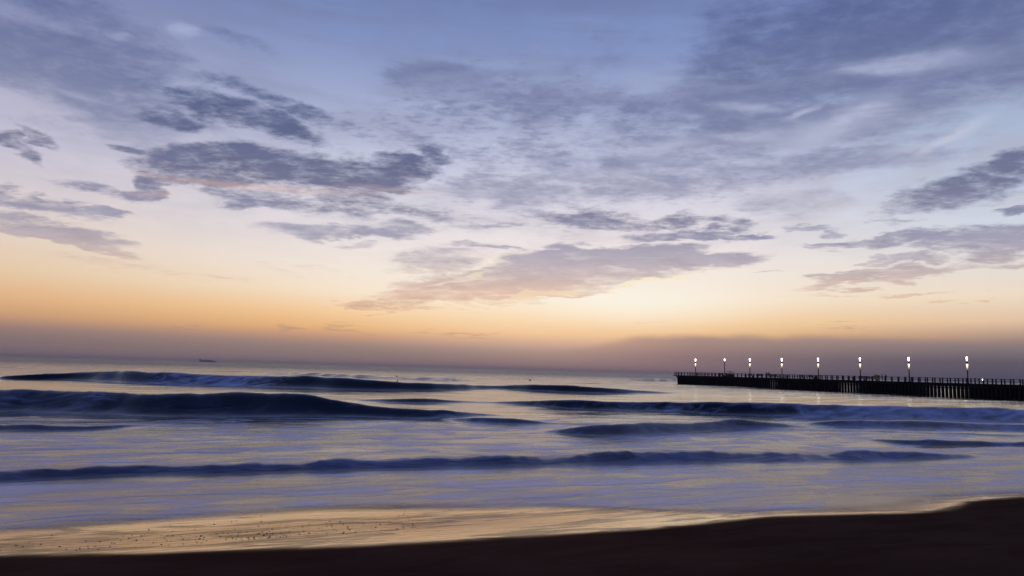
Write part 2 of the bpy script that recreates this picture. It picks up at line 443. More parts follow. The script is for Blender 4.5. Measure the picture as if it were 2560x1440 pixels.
def grid_mesh(name, X, Y, Z, attrs):
    r, c = X.shape
    me = bpy.data.meshes.new(name)
    co = np.empty((r * c, 3), np.float32)
    co[:, 0] = X.ravel(); co[:, 1] = Y.ravel(); co[:, 2] = Z.ravel()
    i = np.arange(r * c).reshape(r, c)
    f = np.stack([i[:-1, :-1], i[:-1, 1:], i[1:, 1:], i[1:, :-1]], -1).reshape(-1, 4)
    me.vertices.add(r * c)
    me.vertices.foreach_set('co', co.ravel())
    me.loops.add(f.size)
    me.loops.foreach_set('vertex_index', f.ravel().astype(np.int32))
    me.polygons.add(len(f))
    me.polygons.foreach_set('loop_start', np.arange(0, f.size, 4, dtype=np.int32))
    me.update(calc_edges=True)
    smooth_mesh(me)
    for k, v in attrs.items():
        a = me.attributes.new(k, 'FLOAT', 'POINT')
        a.data.foreach_set('value', v.ravel().astype(np.float32))
    return me

def attr(t, name):
    n = t.new('ShaderNodeAttribute', attribute_name=name)
    return n.outputs['Fac']

SHROT = math.atan2(SH_A[1], SH_A[0])

def geo_aq(t):
    g = t.new('ShaderNodeNewGeometry')
    return t.mapping(g.outputs['Position'], rot=(0, 0, -SHROT))

av = np.concatenate([-np.geomspace(3000, 26, 40), np.arange(-25, 32, .16), np.geomspace(33, 3000, 40)])
qv = np.concatenate([np.linspace(-400, -8, 30), np.arange(-7, 5, .3), np.arange(5, 26, .1), np.geomspace(26.5, 2800, 40)])
A2, Q2 = np.meshgrid(av, qv)
BX = A2 * SH_A[0] + Q2 * SH_Q[0]
BY = A2 * SH_A[1] + Q2 * SH_Q[1]
wetd = Q2 - wet_q(A2)
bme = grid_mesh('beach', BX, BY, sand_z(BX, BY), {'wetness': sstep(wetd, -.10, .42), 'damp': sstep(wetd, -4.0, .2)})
m, t, o = mat('dark_wet_sand')
P = geo_aq(t)
wet = attr(t, 'wetness')
n1 = t.noise(t.mapping(P, rot=(0, 0, R(20)), scale=(.6, 1.3, 1)), 1.0, 5.0, .55, .6)
grain = t.noise(P, 160.0, 3.0, .6)
str_ = t.noise(t.mapping(P, rot=(0, 0, R(62)), scale=(.5, 8, 1)), 1.0, 5.0, .55, .4)
big = t.noise(P, .35, 4.0, .55)
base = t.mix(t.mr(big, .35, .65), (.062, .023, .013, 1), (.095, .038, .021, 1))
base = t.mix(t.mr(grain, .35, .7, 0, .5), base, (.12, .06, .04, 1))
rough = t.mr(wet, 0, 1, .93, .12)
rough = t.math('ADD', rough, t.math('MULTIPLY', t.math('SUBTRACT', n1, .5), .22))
base = t.mix(wet, base, t.mix(t.mr(n1, .35, .65), (.22, .10, .015, 1), (.60, .34, .05, 1)))  # wet sand coloured gold, painting in the reflected glow of the low sky
p = principled(t, Base_Color=base, Roughness=rough)
p.inputs['IOR'].default_value = 1.5
n5 = t.noise(t.mapping(P, rot=(0, 0, R(14)), scale=(.5, 1.6, 1)), 1.0, 5.0, .58, 1.2)
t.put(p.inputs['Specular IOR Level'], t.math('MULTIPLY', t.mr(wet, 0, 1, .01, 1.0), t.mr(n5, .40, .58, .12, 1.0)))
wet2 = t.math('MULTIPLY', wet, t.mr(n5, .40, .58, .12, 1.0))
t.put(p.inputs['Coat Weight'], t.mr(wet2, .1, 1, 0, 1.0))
p.inputs['Coat Roughness'].default_value = .1
p.inputs['Coat IOR'].default_value = 1.6
b = t.new('ShaderNodeBump')
hgt = t.math('ADD', t.math('MULTIPLY', str_, .7), t.math('MULTIPLY', n1, .6))
hgt = t.math('ADD', hgt, t.math('MULTIPLY', grain, t.mr(wet, 0, 1, .12, .01)))
t.l.new(hgt, b.inputs['Height'])
b.inputs['Strength'].default_value = .5
b.inputs['Distance'].default_value = .016
t.l.new(b.outputs[0], p.inputs['Normal'])
t.l.new(b.outputs[0], p.inputs['Coat Normal'])
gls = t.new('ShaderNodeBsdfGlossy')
gls.inputs['Color'].default_value = (.92, .66, .30, 1)  # gold tint puts the warm sky reflection into the gloss colour
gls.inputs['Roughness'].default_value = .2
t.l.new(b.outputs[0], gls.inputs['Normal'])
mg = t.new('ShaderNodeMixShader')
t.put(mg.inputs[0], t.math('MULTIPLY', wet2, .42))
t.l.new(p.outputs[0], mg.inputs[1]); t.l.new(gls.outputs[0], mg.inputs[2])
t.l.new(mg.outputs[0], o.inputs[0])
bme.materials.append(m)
beach = bpy.data.objects.new('beach', bme)
COL.objects.link(beach)
beach['kind'] = 'structure'

# ------------------------------------------------------------------ sea
# each breaker: (pixel x, crest y, base y, whitewater 0..1) read off the shape of the surf, turned into metres
def breaker(pts, k=2.2, back=3.2, z0=0.0, ampmul=1.0):
    xs, yb, am, fo = [], [], [], []
    for px, cy, by, f in pts:
        b_ = on_plane(px, by, z0)
        d = ray(px, cy)
        tt = -d.z / d.y
        A = max(0.0, (CAMH - z0 - b_.y * tt) / (1 + k * tt))
        xs.append(b_.x); yb.append(b_.y); am.append(A * ampmul); fo.append(f)
    o_ = np.argsort(xs)
    xs = np.array(xs)[o_]; yb = np.array(yb)[o_]; am = np.array(am)[o_]; fo = np.array(fo)[o_]
    L = (xs[-1] - xs[0])
    g = np.linspace(xs[0] - .25 * L, xs[-1] + .25 * L, 600)
    ky = np.hanning(41); ky /= ky.sum()
    def sm(v, lo=None):
        w = np.interp(g, xs, v, left=lo, right=lo)
        return np.convolve(np.pad(w, 20, mode='edge'), ky, mode='valid')
    # carry the base line on along the shore slope outside the measured stretch
    ybg = np.interp(g, xs, yb)
    ybg = np.convolve(np.pad(ybg, 20, mode='edge'), ky, mode='valid')
    open_l = am[0] > .05
    open_r = am[-1] > .05
    amg = np.interp(g, xs, am, left=am[0] if open_l else 0, right=am[-1] if open_r else 0)
    amg = np.convolve(np.pad(amg, 20, mode='edge'), ky, mode='valid')
    fog = sm(fo)
    return dict(g=g, yb=ybg, am=amg, fo=fog, k=k, back=back)

WAVES = [
    # far thin swells
    breaker([(580, 935, 935, 0), (680, 932, 937, 0), (800, 934, 942, 0), (900, 938, 946, 0), (1000, 943, 949, 0), (1100, 944, 953, 0), (1200, 950, 952, 0)], 2.6, 2.5),
    breaker([(0, 916, 920, 0), (250, 919, 921, 0)], 3, 3),
    breaker([(1560, 949, 950, 0), (1620, 947, 953, 0), (1760, 950, 955, 0)], 3, 3),
    breaker([(-100, 944, 950, .1), (30, 939, 946, 0), (120, 931, 949, 0), (200, 928, 951, 0), (300, 927, 957, .1), (400, 932, 961, .75), (520, 937, 964, .9), (640, 939, 968, .7), (690, 938, 970, .2),
             (750, 939, 972, 0), (830, 943, 975, 0), (900, 949, 976, 0), (1000, 956, 978, 0), (1080, 959, 977, 0), (1150, 961, 975, .1), (1215, 966, 972, 0), (1260, 963, 973, 0),
             (1330, 962, 978, 0), (1400, 962, 981, 0), (1500, 968, 985, 0), (1600, 976, 984, .1), (1680, 982, 984, 0)], 2.2, 2.4),
    breaker([(-200, 970, 1030, .3), (0, 972, 1033, .35), (120, 976, 1036, .35), (280, 983, 1040, .1), (400, 982, 1043, 0), (500, 981, 1045, 0), (620, 984, 1047, 0), (700, 986, 1047, 0),
             (760, 992, 1045, .05), (820, 1001, 1042, .2), (900, 1012, 1042, .25), (1000, 1019, 1043, .3), (1100, 1026, 1046, .3), (1200, 1034, 1040, .4), (1260, 1040, 1041, .4)], 2.2, 1.6),
    breaker([(-200, 1055, 1077, .4), (0, 1059, 1077, .35), (100, 1064, 1078, .4), (200, 1066, 1076, .5), (300, 1065, 1070, .6), (380, 1066, 1066, .6)], 2.4, 2),
    breaker([(860, 1001, 1002, .2), (950, 999, 1006, .2), (1050, 996, 1009, .1), (1130, 1001, 1007, .2), (1220, 1005, 1009, .2), (1300, 1004, 1012, .1), (1350, 1001, 1018, .2), (1500, 1003, 1028, .3),
             (1650, 1007, 1027, .4), (1800, 1006, 1036, .25), (1900, 1006, 1041, .3), (2000, 1010, 1045, .6), (2100, 1013, 1048, .8), (2300, 1018, 1051, .85), (2560, 1024, 1057, .85), (2700, 1028, 1060, .8)], 2.2, 2.0),
    breaker([(1080, 1045, 1046, .3), (1180, 1043, 1056, .35), (1280, 1046, 1062, .4), (1380, 1058, 1062, .4)], 2.6, 2),
    breaker([(1370, 1079, 1081, .2), (1440, 1068, 1089, .1), (1500, 1062, 1093, .1), (1560, 1060, 1093, .2), (1650, 1057, 1088, .25), (1750, 1057, 1080, .3), (1850, 1051, 1076, .2),
             (1950, 1060, 1073, .3), (2040, 1069, 1071, .4)], 2.2, 2.0),
    breaker([(2020, 1062, 1064, .4), (2120, 1054, 1070, .3), (2300, 1053, 1074, .35), (2560, 1060, 1078, .4), (2700, 1062, 1080, .4)], 2.6, 2.4),
    breaker([(2180, 1103, 1104, .4), (2260, 1101, 1110, .4), (2350, 1098, 1116, .35), (2450, 1102, 1119, .3), (2560, 1108, 1123, .3), (2700, 1112, 1128, .3)], 2.4, 2.4),
    # the long low bore near the sand
    breaker([(-200, 1188, 1220, .9), (0, 1183, 1215, .9), (100, 1190, 1212, .9), (300, 1178, 1200, .9), (500, 1170, 1196, .9), (700, 1165, 1190, .9), (900, 1158, 1183, .9), (1100, 1152, 1179, .9),
             (1300, 1147, 1176, .9), (1500, 1146, 1173, .9), (1800, 1142, 1167, .9), (2000, 1138, 1165, .9), (2200, 1138, 1160, .85), (2350, 1146, 1158, .8), (2480, 1154, 1156, .7)], 3.2, 2.4, .12, 1.15),
]

_rng = np.random.RandomState(11)
_LAT = _rng.rand(256, 256)
def vnoise(x, y):
    xi = np.floor(x).astype(int); yi = np.floor(y).astype(int)
    fx = x - xi; fy = y - yi
    fx = fx * fx * (3 - 2 * fx); fy = fy * fy * (3 - 2 * fy)
    g = lambda i, j: _LAT[i & 255, j & 255]
    return ((g(xi, yi) * (1 - fx) + g(xi + 1, yi) * fx) * (1 - fy) + (g(xi, yi + 1) * (1 - fx) + g(xi + 1, yi + 1) * fx) * fy) * 2 - 1
def fbm(x, y, n=4):
    v = 0; k = .55; f_ = 1.0
    for i in range(n):
        v = v + k * vnoise(x * f_ + 17 * i, y * f_ + 31 * i); k *= .5; f_ *= 2.03
    return v

def sea_fields(X, Y):
    a, q = aq(X, Y)
    near = np.interp(q, _qq, _zz)
    dist = np.hypot(X, Y)
    # still-water level, running up the sand as a thin sheet
    base = .5 * (near + np.sqrt(near ** 2 + .0009))
    base = base + sand_z(X, Y) * 0 
    thick = q - edge_q(a)
    sheet = np.where(q < 24, np.maximum(base, sand_z(X, Y) + .004 + .035 * sstep(thick, -.2, 4)), base)
    Z = sheet.copy()
    foam = np.zeros_like(Z)
    dn = np.maximum(Y, 8.0)
    sx = np.clip(14.0 / dn, .08, 1)
    Yw = Y + (.60 / sx ** .3) * fbm(X * .30 * sx ** .7, Y * .35 * sx ** .7 + 5, 4) * sstep(Y, 10, 18)
    lump = fbm(X * .9 * sx ** .5 + 50, Y * .9 * sx ** .5, 4)
    face = np.zeros_like(Z)
    for i, w in enumerate(WAVES):
        wob = .35 * np.sin(X * .21 + i * 1.7) + .18 * np.sin(X * .53 + i) + .08 * np.sin(X * 1.3 + 2 * i)
        yb = np.interp(X, w['g'], w['yb'])
        A = np.interp(X, w['g'], w['am'], left=0 if w['am'][0] < .05 else w['am'][0], right=0 if w['am'][-1] < .05 else w['am'][-1])
        A = np.maximum(A, 0)
        F = np.interp(X, w['g'], w['fo'])
        wf = np.maximum(w['k'] * A * 1.2, np.maximum(.25, .02 * Y))
        yb = yb + wob * np.minimum(wf, 2) * .35
        s = (Yw - yb) / wf
        A = A * (1 + (.55 * (1 - sstep(Y, 24, 40)) + .08) * lump)
        sc_ = np.clip(s, 0, 1)
        sp_ = sc_ ** 1.35
        front = .6 * sp_ * sp_ * (3 - 2 * sp_) + .4 * sc_ ** 1.8 * (1.9 - .9 * sc_)
        rear = np.exp(-(np.maximum(s - 1, 0) / w['back']) ** 2 * 1.2)
        prof = np.where(s < 1, front, rear)
        h = A * prof
        Z += h
        on = sstep(A, .03, .12)
        band = sstep(s, -.6, .1) * (1 - sstep(s, 1.0, 1.0 + w['back'] * 1.6))
        foam = np.maximum(foam, F * band * on)
        face = np.maximum(face, sstep(s, -.1, .25) * (1 - sstep(s, .9, 1.5)) * on * (1 - F))
    # chop
    ch = sstep(dist, 18, 60)
    Z += ch * (.035 * np.sin(.55 * Y + .21 * X + 1.3 * np.sin(.09 * X)) * np.sin(.13 * X + .7 + .05 * Y)
               + .02 * np.sin(1.3 * Y - .33 * X + 2 * np.sin(.05 * X)))
    Z += sstep(q, 15, 22) * (1 - sstep(q, 60, 110)) * (.02 * lump + .01 * fbm(X * 1.1, Y * 1.4, 3))
    Z += sstep(q, 14, 19) * (1 - sstep(q, 55, 90)) * (.045 * fbm(a * .10, q * .40 + 3, 3) + .02 * fbm(a * .35 + 9, q * .9, 3)) * (.5 + .5 * sstep(q, 18, 28))
    far = sstep(dist, 140, 400)
    Z += far * (.16 * np.sin(.11 * Y + .03 * X + 2 * np.sin(.004 * X)) * (.6 + .4 * np.sin(.017 * X + .01 * Y)))
    cover = sstep(thick, -.05, 1.5)
    low = thick < -.3
    Z = np.where(thick < .3, sand_z(X, Y) + .004 + .035 * sstep(thick, -.2, 4) - .25 * sstep(-thick, .25, 3), Z)
    # general churned foam of the surf zone
    surf = (1 - sstep(q, 30, 54)) * (.42 + .26 * fbm(X * .16, Y * .22 + 9, 3)) + (1 - sstep(q, 50, 75)) * .04
    edge = (1 - sstep(thick, .2, 3.2)) * .06 + (1 - sstep(thick, .1, 1.0)) * .4 * sstep(a, 4.5, 7.5)
    return Z, np.clip(surf + edge, 0, 1), foam, face, cover

def sea_height(x, y):
    return float(sea_fields(np.array([[float(x)]]), np.array([[float(y)]]))[0][0, 0])

yv = np.concatenate([np.geomspace(5.0, 170, 1050)[:-1], np.geomspace(170, 20000, 240)])
uv_ = np.concatenate([np.linspace(-2.4, -.86, 50)[:-1], np.linspace(-.86, .86, 560), np.linspace(.86, 2.4, 50)[1:]])
U, YY = np.meshgrid(uv_, yv)
UE = np.sign(U) * np.minimum(np.abs(U), np.maximum(.9, 2.4 * 6000 / YY))
XX = UE * YY
Z, surf, foam, face, cover = sea_fields(XX, YY)
sme = grid_mesh('sea', XX, YY, Z, {'surf': surf, 'whitewater': foam, 'face': face, 'cover': cover})
m, t, o = mat('sea_water')
P = geo_aq(t)
surf_, ww, face_, cov = attr(t, 'surf'), attr(t, 'whitewater'), attr(t, 'face'), attr(t, 'cover')
wn = t.noise(t.mapping(P, scale=(.25, .5, 1)), 1.0, 3.0, .5, 0, True)
PW = t.vmath('ADD', P, t.vmath('MULTIPLY', t.vmath('SUBTRACT', wn, (.5, .5, .5)), (3.4, 2.4, 0)))
s1 = t.noise(t.mapping(PW, rot=(0, 0, R(-18)), scale=(.34, .66, 1)), 1.0, 6.0, .52, 1.1)
s2 = t.noise(t.mapping(PW, loc=(7, 3, 0), rot=(0, 0, R(58)), scale=(.18, .95, 1)), 1.0, 6.0, .5, .6)
s3 = t.noise(t.mapping(PW, loc=(1, 8, 0), scale=(.12, .30, 1)), 1.0, 4.0, .6)
st = t.math('ADD', t.math('MULTIPLY', s1, .45), t.math('ADD', t.math('MULTIPLY', s2, .4), t.math('MULTIPLY', s3, .25)))
st = t.math('SUBTRACT', st, .55)
aqx, aqy, aqz = t.sep(P)
ff = t.math('ADD', surf_, t.math('MULTIPLY', st, t.mr(aqy, 15, 26, 6.0, 8.5)))
ff = t.mr(ff, .05, .95)
ff = t.math('MULTIPLY', ff, t.mr(surf_, .02, .3))
fw = t.mr(t.math('ADD', ww, t.math('MULTIPLY', st, 2.2)), .15, .95)
fw = t.math('MULTIPLY', fw, t.mr(ww, .0, .25))
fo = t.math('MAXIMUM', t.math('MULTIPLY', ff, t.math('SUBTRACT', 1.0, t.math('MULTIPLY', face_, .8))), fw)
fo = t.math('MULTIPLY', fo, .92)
# ripples
cdist = t.vmath('LENGTH', P)
r1 = t.noise(t.mapping(P, scale=(.35, 1.0, 1)), .55, 6.0, .6)
r2 = t.noise(t.mapping(P, scale=(.15, .6, 1)), .12, 5.0, .6)
r3 = t.noise(t.mapping(PW, scale=(.5, 2.5, 1)), 1.2, 5.0, .6)
hgt = t.math('ADD', t.math('MULTIPLY', r1, .02), t.math('MULTIPLY', r2, t.mr(cdist, 95, 230, .06, 2.4)))
hgt = t.math('MULTIPLY', hgt, t.mr(surf_, 0, .5, 1.0, .15))
hgt = t.math('ADD', hgt, t.math('MULTIPLY', r3, .02))
r4 = t.noise(t.mapping(P, scale=(.3, 1.0, 1)), .055, 5.0, .62)
hgt = t.math('ADD', hgt, t.math('MULTIPLY', r4, t.mr(cdist, 80, 500, 0, 6.0)))
b = t.new('ShaderNodeBump')
b.inputs['Strength'].default_value = .9
b.inputs['Distance'].default_value = 1.0
t.l.new(hgt, b.inputs['Height'])
water = principled(t, Base_Color=t.mix(t.mr(surf_, .1, .45), (.0005, .005, .008, 1), (.12, .075, .045, 1)), Roughness=t.math('ADD', t.mr(cdist, 120, 700, .12, .32), t.mr(surf_, .1, .5, 0, .12)))
t.put(water.inputs['IOR'], t.mr(surf_, 0, .3, 1.36, 1.85))
t.l.new(b.outputs[0], water.inputs['Normal'])
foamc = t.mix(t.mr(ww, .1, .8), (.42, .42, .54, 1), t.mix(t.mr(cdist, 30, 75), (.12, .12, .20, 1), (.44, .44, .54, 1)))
fv = t.mr(t.math('ADD', t.math('MULTIPLY', s1, .5), t.math('MULTIPLY', s2, .5)), .38, .62, .42, 1.7, False)
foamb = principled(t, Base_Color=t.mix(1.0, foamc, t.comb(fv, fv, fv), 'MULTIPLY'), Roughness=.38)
foamb.inputs['Specular IOR Level'].default_value = .8
b2 = t.new('ShaderNodeBump')
b2.inputs['Strength'].default_value = .5
b2.inputs['Distance'].default_value = .25
t.l.new(t.math('ADD', s1, s2), b2.inputs['Height'])
t.l.new(b2.outputs[0], foamb.inputs['Normal'])
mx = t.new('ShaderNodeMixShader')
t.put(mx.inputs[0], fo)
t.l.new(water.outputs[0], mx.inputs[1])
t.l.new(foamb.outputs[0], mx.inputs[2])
tr = t.new('ShaderNodeBsdfTransparent')
mx2 = t.new('ShaderNodeMixShader')
t.put(mx2.inputs[0], cov)
t.l.new(tr.outputs[0], mx2.inputs[1])
t.l.new(mx.outputs[0], mx2.inputs[2])
t.l.new(mx2.outputs[0], o.inputs[0])
sme.materials.append(m)
sea = bpy.data.objects.new('sea', sme)
COL.objects.link(sea)
sea['kind'] = 'structure'

# ------------------------------------------------------------------ mesh helpers
def bm_box(bm, c, s, rotz=0.0, bevel=0.0, mtx=None):
    r = bmesh.ops.create_cube(bm, size=1.0)
    M = Matrix.Translation(c) @ Matrix.Rotation(rotz, 4, 'Z') @ (mtx or Matrix()) @ Matrix.Diagonal((*s, 1))
    bmesh.ops.transform(bm, matrix=M, verts=r['verts'])
    if bevel:
        es = list({e for v in r['verts'] for e in v.link_edges})
        bmesh.ops.bevel(bm, geom=es, offset=bevel, segments=2, affect='EDGES', profile=.6)

def bm_lathe(bm, prof, seg=12, c=(0, 0)):
    rings = []
    for r, z in prof:
        rings.append([bm.verts.new((c[0] + r * math.cos(2 * math.pi * i / seg), c[1] + r * math.sin(2 * math.pi * i / seg), z)) for i in range(seg)])
    for a, b_ in zip(rings, rings[1:]):
        for i in range(seg):
            bm.faces.new((a[i], a[(i + 1) % seg], b_[(i + 1) % seg], b_[i]))
    bm.faces.new(list(reversed(rings[0])))
    bm.faces.new(rings[-1])

def link(name, bm, material, parent=None, smooth=False):
    me = bpy.data.meshes.new(name)
    bmesh.ops.recalc_face_normals(bm, faces=bm.faces)
    bm.to_mesh(me); bm.free()
    if smooth: smooth_mesh(me)
    me.materials.append(material)
    o_ = bpy.data.objects.new(name, me)
    COL.objects.link(o_)
    if parent: o_.parent = parent
    return o_

def thing(name, label, cat, loc=(0, 0, 0), rotz=0, group=None):
    o_ = bpy.data.objects.new(name, None)
    COL.objects.link(o_)
    o_.location = loc
    o_.rotation_euler = (0, 0, rotz)
    o_['label'] = label; o_['category'] = cat
    if group: o_['group'] = group
    return o_

def dup(root, loc=None, rotz=None, label=None, group=None):
    r = root.copy(); COL.objects.link(r)
    if loc is not None: r.location = loc
    if rotz is not None: r.rotation_euler = (0, 0, rotz)
    if label: r['label'] = label
    if group: r['group'] = group
    for ch in list(root.children):
        c_ = ch.copy(); COL.objects.link(c_); c_.parent = r
        for g in ch.children:
            d_ = g.copy(); COL.objects.link(d_); d_.parent = c_
    return r

# ------------------------------------------------------------------ pier (local frame: x along the pier seaward, y towards the far side is -y)
PANG = math.atan2(PDIR.y, PDIR.x)
DECK = 3.12
def pw(s, w, z=DECK):           # metres along the pier from the nearest lamp, metres to the far side
    return Vector((PA.x + PDIR.x * s + PNRM.x * w, PA.y + PDIR.y * s + PNRM.y * w, z))
S0, S1 = -38.0, 105.2
WID = 5.3
PSP = .935
pier = thing('pier', 'long low pier on rows of dark piles running out to sea', 'pier', pw(0, 0, 0), PANG)
bm = bmesh.new()
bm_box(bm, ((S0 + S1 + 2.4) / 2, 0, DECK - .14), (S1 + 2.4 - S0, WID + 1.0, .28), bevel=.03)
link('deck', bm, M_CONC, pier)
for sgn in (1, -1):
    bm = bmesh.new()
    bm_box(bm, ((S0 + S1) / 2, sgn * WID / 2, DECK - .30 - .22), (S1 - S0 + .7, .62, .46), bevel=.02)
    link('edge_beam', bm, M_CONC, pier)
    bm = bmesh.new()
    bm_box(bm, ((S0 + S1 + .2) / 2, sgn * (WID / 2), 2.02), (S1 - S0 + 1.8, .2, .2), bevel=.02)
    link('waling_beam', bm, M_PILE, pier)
bm = bmesh.new()
bm_box(bm, (S1 + .55, 0, DECK - .42), (1.3, WID + .4, .26), bevel=.03)
link('end_bracket', bm, M_CONC, pier)
bm = bmesh.new()
bm_lathe(bm, [(.30, -3.0), (.31, 0), (.30, DECK - .7)], 10)
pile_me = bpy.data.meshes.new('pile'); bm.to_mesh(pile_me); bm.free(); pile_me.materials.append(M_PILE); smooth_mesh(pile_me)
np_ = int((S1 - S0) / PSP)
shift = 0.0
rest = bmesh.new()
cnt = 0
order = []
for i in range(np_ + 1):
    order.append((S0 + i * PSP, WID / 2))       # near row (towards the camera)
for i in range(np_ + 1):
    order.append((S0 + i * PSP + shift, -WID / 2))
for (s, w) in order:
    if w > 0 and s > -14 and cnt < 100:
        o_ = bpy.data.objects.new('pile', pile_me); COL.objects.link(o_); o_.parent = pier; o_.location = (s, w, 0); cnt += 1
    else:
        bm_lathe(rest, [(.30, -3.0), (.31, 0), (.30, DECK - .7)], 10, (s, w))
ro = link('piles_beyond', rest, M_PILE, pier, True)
ro['kind'] = 'stuff'
# cross heads close the end of the pier
bm = bmesh.new()
bm_box(bm, (S1 - .05, 0, .2), (.5, WID + .3, 4.6), bevel=.03)
link('end_wall', bm, M_CONC, pier)

# railings
def railing(name, label, pts_s, w, s_lo, s_hi):
    r = thing(name, label, 'railing', pw(0, 0, DECK), PANG, 'timber railings along the pier deck')
    bm = bmesh.new(); bm_box(bm, ((s_lo + s_hi) / 2, w, 1.08), (s_hi - s_lo, .09, .07), bevel=.01)
    link('top_rail', bm, M_RAIL, r)
    bm = bmesh.new(); bm_box(bm, ((s_lo + s_hi) / 2, w, .58), (s_hi - s_lo, .07, .07), bevel=.01)
    link('mid_rail', bm, M_RAIL, r)
    for s in pts_s:
        o_ = bpy.data.objects.new('post', post_me); COL.objects.link(o_); o_.parent = r; o_.location = (s, w, 0)
    return r
bm = bmesh.new(); bm_box(bm, (0, 0, .59), (.24, .22, 1.18), bevel=.03)
post_me = bpy.data.meshes.new('post'); bm.to_mesh(post_me); bm.free(); post_me.materials.append(M_POST)
RS = 1.87
near_s = [-14.9 + RS * i for i in range(int((S1 + 2.3 + 14.9) / RS) + 1)]
far_s = [-20.3 + .9 + RS * i for i in range(int((S1 + 2.3 + 20.3 - .9) / RS) + 1)]
railing('pier_railing', 'dark timber post railing along the near edge of the pier', near_s, WID / 2 + .3, -15, S1 + 2.3)
railing('pier_railing', 'dark timber post railing along the far edge of the pier behind the lamps', far_s, -WID / 2 - .3, -20, S1 + 2.3)
er = thing('pier_railing', 'short timber railing across the outer end of the pier', 'railing', pw(0, 0, DECK), PANG, 'timber railings along the pier deck')
for z in (1.08, .58):
    bm = bmesh.new(); bm_box(bm, (S1 + 2.25, 0, z), (.08, WID + .35, .07), bevel=.01)
    link('top_rail' if z > 1 else 'mid_rail', bm, M_RAIL, er)
for w in (-1.9, -.7, .6, 1.8):
    o_ = bpy.data.objects.new('post', post_me); COL.objects.link(o_); o_.parent = er; o_.location = (S1 + 2.25, w, 0)

# lamps
def lamp(px, s, w, label, two=True):
    L = thing('street_lamp', label, 'street lamp', pw(s, w), PANG, 'lit lamps along the pier')
    bm = bmesh.new(); bm_lathe(bm, [(.26, 0), (.26, .12), (.16, .3), (.13, .5)], 12); link('base', bm, M_STEEL, L, True)
    top = 2.95 if two else 5.3
    bm = bmesh.new(); bm_lathe(bm, [(.14, .3), (.12, top)], 12); link('pole', bm, M_STEEL, L, True)
    if two:
        bm = bmesh.new(); bm_lathe(bm, [(.12, 2.95), (.13, 3.3), (.16, 3.8), (.20, 4.25), (.19, 4.4)], 14); link('lower_shade', bm, M_LAMPY, L, True)
        bm = bmesh.new(); bm_lathe(bm, [(.15, 4.4), (.17, 4.45), (.17, 5.05), (.15, 5.12)], 14); link('collar', bm, M_STEEL, L, True)
    bm = bmesh.new(); bm_lathe(bm, [(.09, 5.12 if two else 5.3), (.14, 5.2 if two else 5.35), (.11, 5.4 if two else 5.5), (.14, 5.6), (.19, 5.86), (.14, 5.98), (.06, 6.0)], 14); link('lantern', bm, M_LAMPW, L, True)
    return L
def s_of(px, w=0.0):            # where along the pier a given bearing crosses
    d = ray(px, 930)
    M = Matrix(((PDIR.x, -d.x), (PDIR.y, -d.y)))
    b_ = Vector((-(PA.x + PNRM.x * w), -(PA.y + PNRM.y * w)))
    return (M.inverted() @ b_)[0]
LP = [(2419, 'tall lit pier lamp nearest the beach, largest of the row'),
      (2273, 'lit pier lamp second from the beach, right of the three people'),
      (2151, 'lit pier lamp third from the beach, left of the yellow umbrella'),
      (2046, 'lit pier lamp fourth from the beach, with a bench just left of it'),
      (1955, 'lit pier lamp fifth from the beach, right of two people at the rail'),
      (1875, 'lit pier lamp sixth from the beach, right of the canvas stall'),
      (1812, 'pier lamp with a single white lantern and bare pole beside the canvas stall'),
      (1739, 'lit pier lamp farthest out, nearest the outer end of the pier')]
for px, lb in LP:
    if px == 1812:
        lamp(px, s_of(px, 1.4), 1.4, lb, False)
    else:
        lamp(px, s_of(px, 0.0), 0.0, lb)

# benches
def bench(px, w, rz, label):
    b0 = thing('bench', label, 'bench', pw(s_of(px, w), w), PANG + rz, 'benches on the pier deck')
    bm = bmesh.new()
    for y in (-.18, 0, .18): bm_box(bm, (0, y, .46), (1.7, .14, .05), bevel=.008)
    link('seat', bm, M_WOOD, b0)
    bm = bmesh.new()
    for z in (.66, .82, .98): bm_box(bm, (0, .27 + (z - .6) * .18, z), (1.7, .04, .13), bevel=.008)
    link('backrest', bm, M_WOOD, b0)
    for sx in (-.7, .7):
        bm = bmesh.new(); bm_box(bm, (sx, 0, .22), (.09, .46, .44), bevel=.01); bm_box(bm, (sx, .28, .68), (.07, .06, .72), bevel=.008)
        link('leg', bm, M_CONC, b0)
    return b0
for px, w, rz, lb in [(1805, -1.0, .2, 'dark timber bench just left of the canvas stall'),
                      (1877, -1.0, .1, 'dark timber bench at the foot of the lamp right of the stall'),
                      (1898, -.8, .5, 'dark timber bench between a lamp and two people at the rail'),
                      (1938, -.6, .4, 'dark timber bench right of the two people at the rail'),
                      (2005, -1.0, 0, 'left one of two dark benches between the fourth and fifth lamps'),
                      (2029, -1.0, .1, 'right one of two dark benches, beside the fourth lamp from the beach'),
                      (2155, -.6, .2, 'dark timber bench at the foot of the lamp left of the yellow umbrella'),
                      (2166, .9, .9, 'dark timber bench turned sideways, left of the yellow umbrella'),
                      (2186, 1.2, .1, 'dark timber bench in front of the yellow umbrella')]:
    bench(px, w, rz, lb)

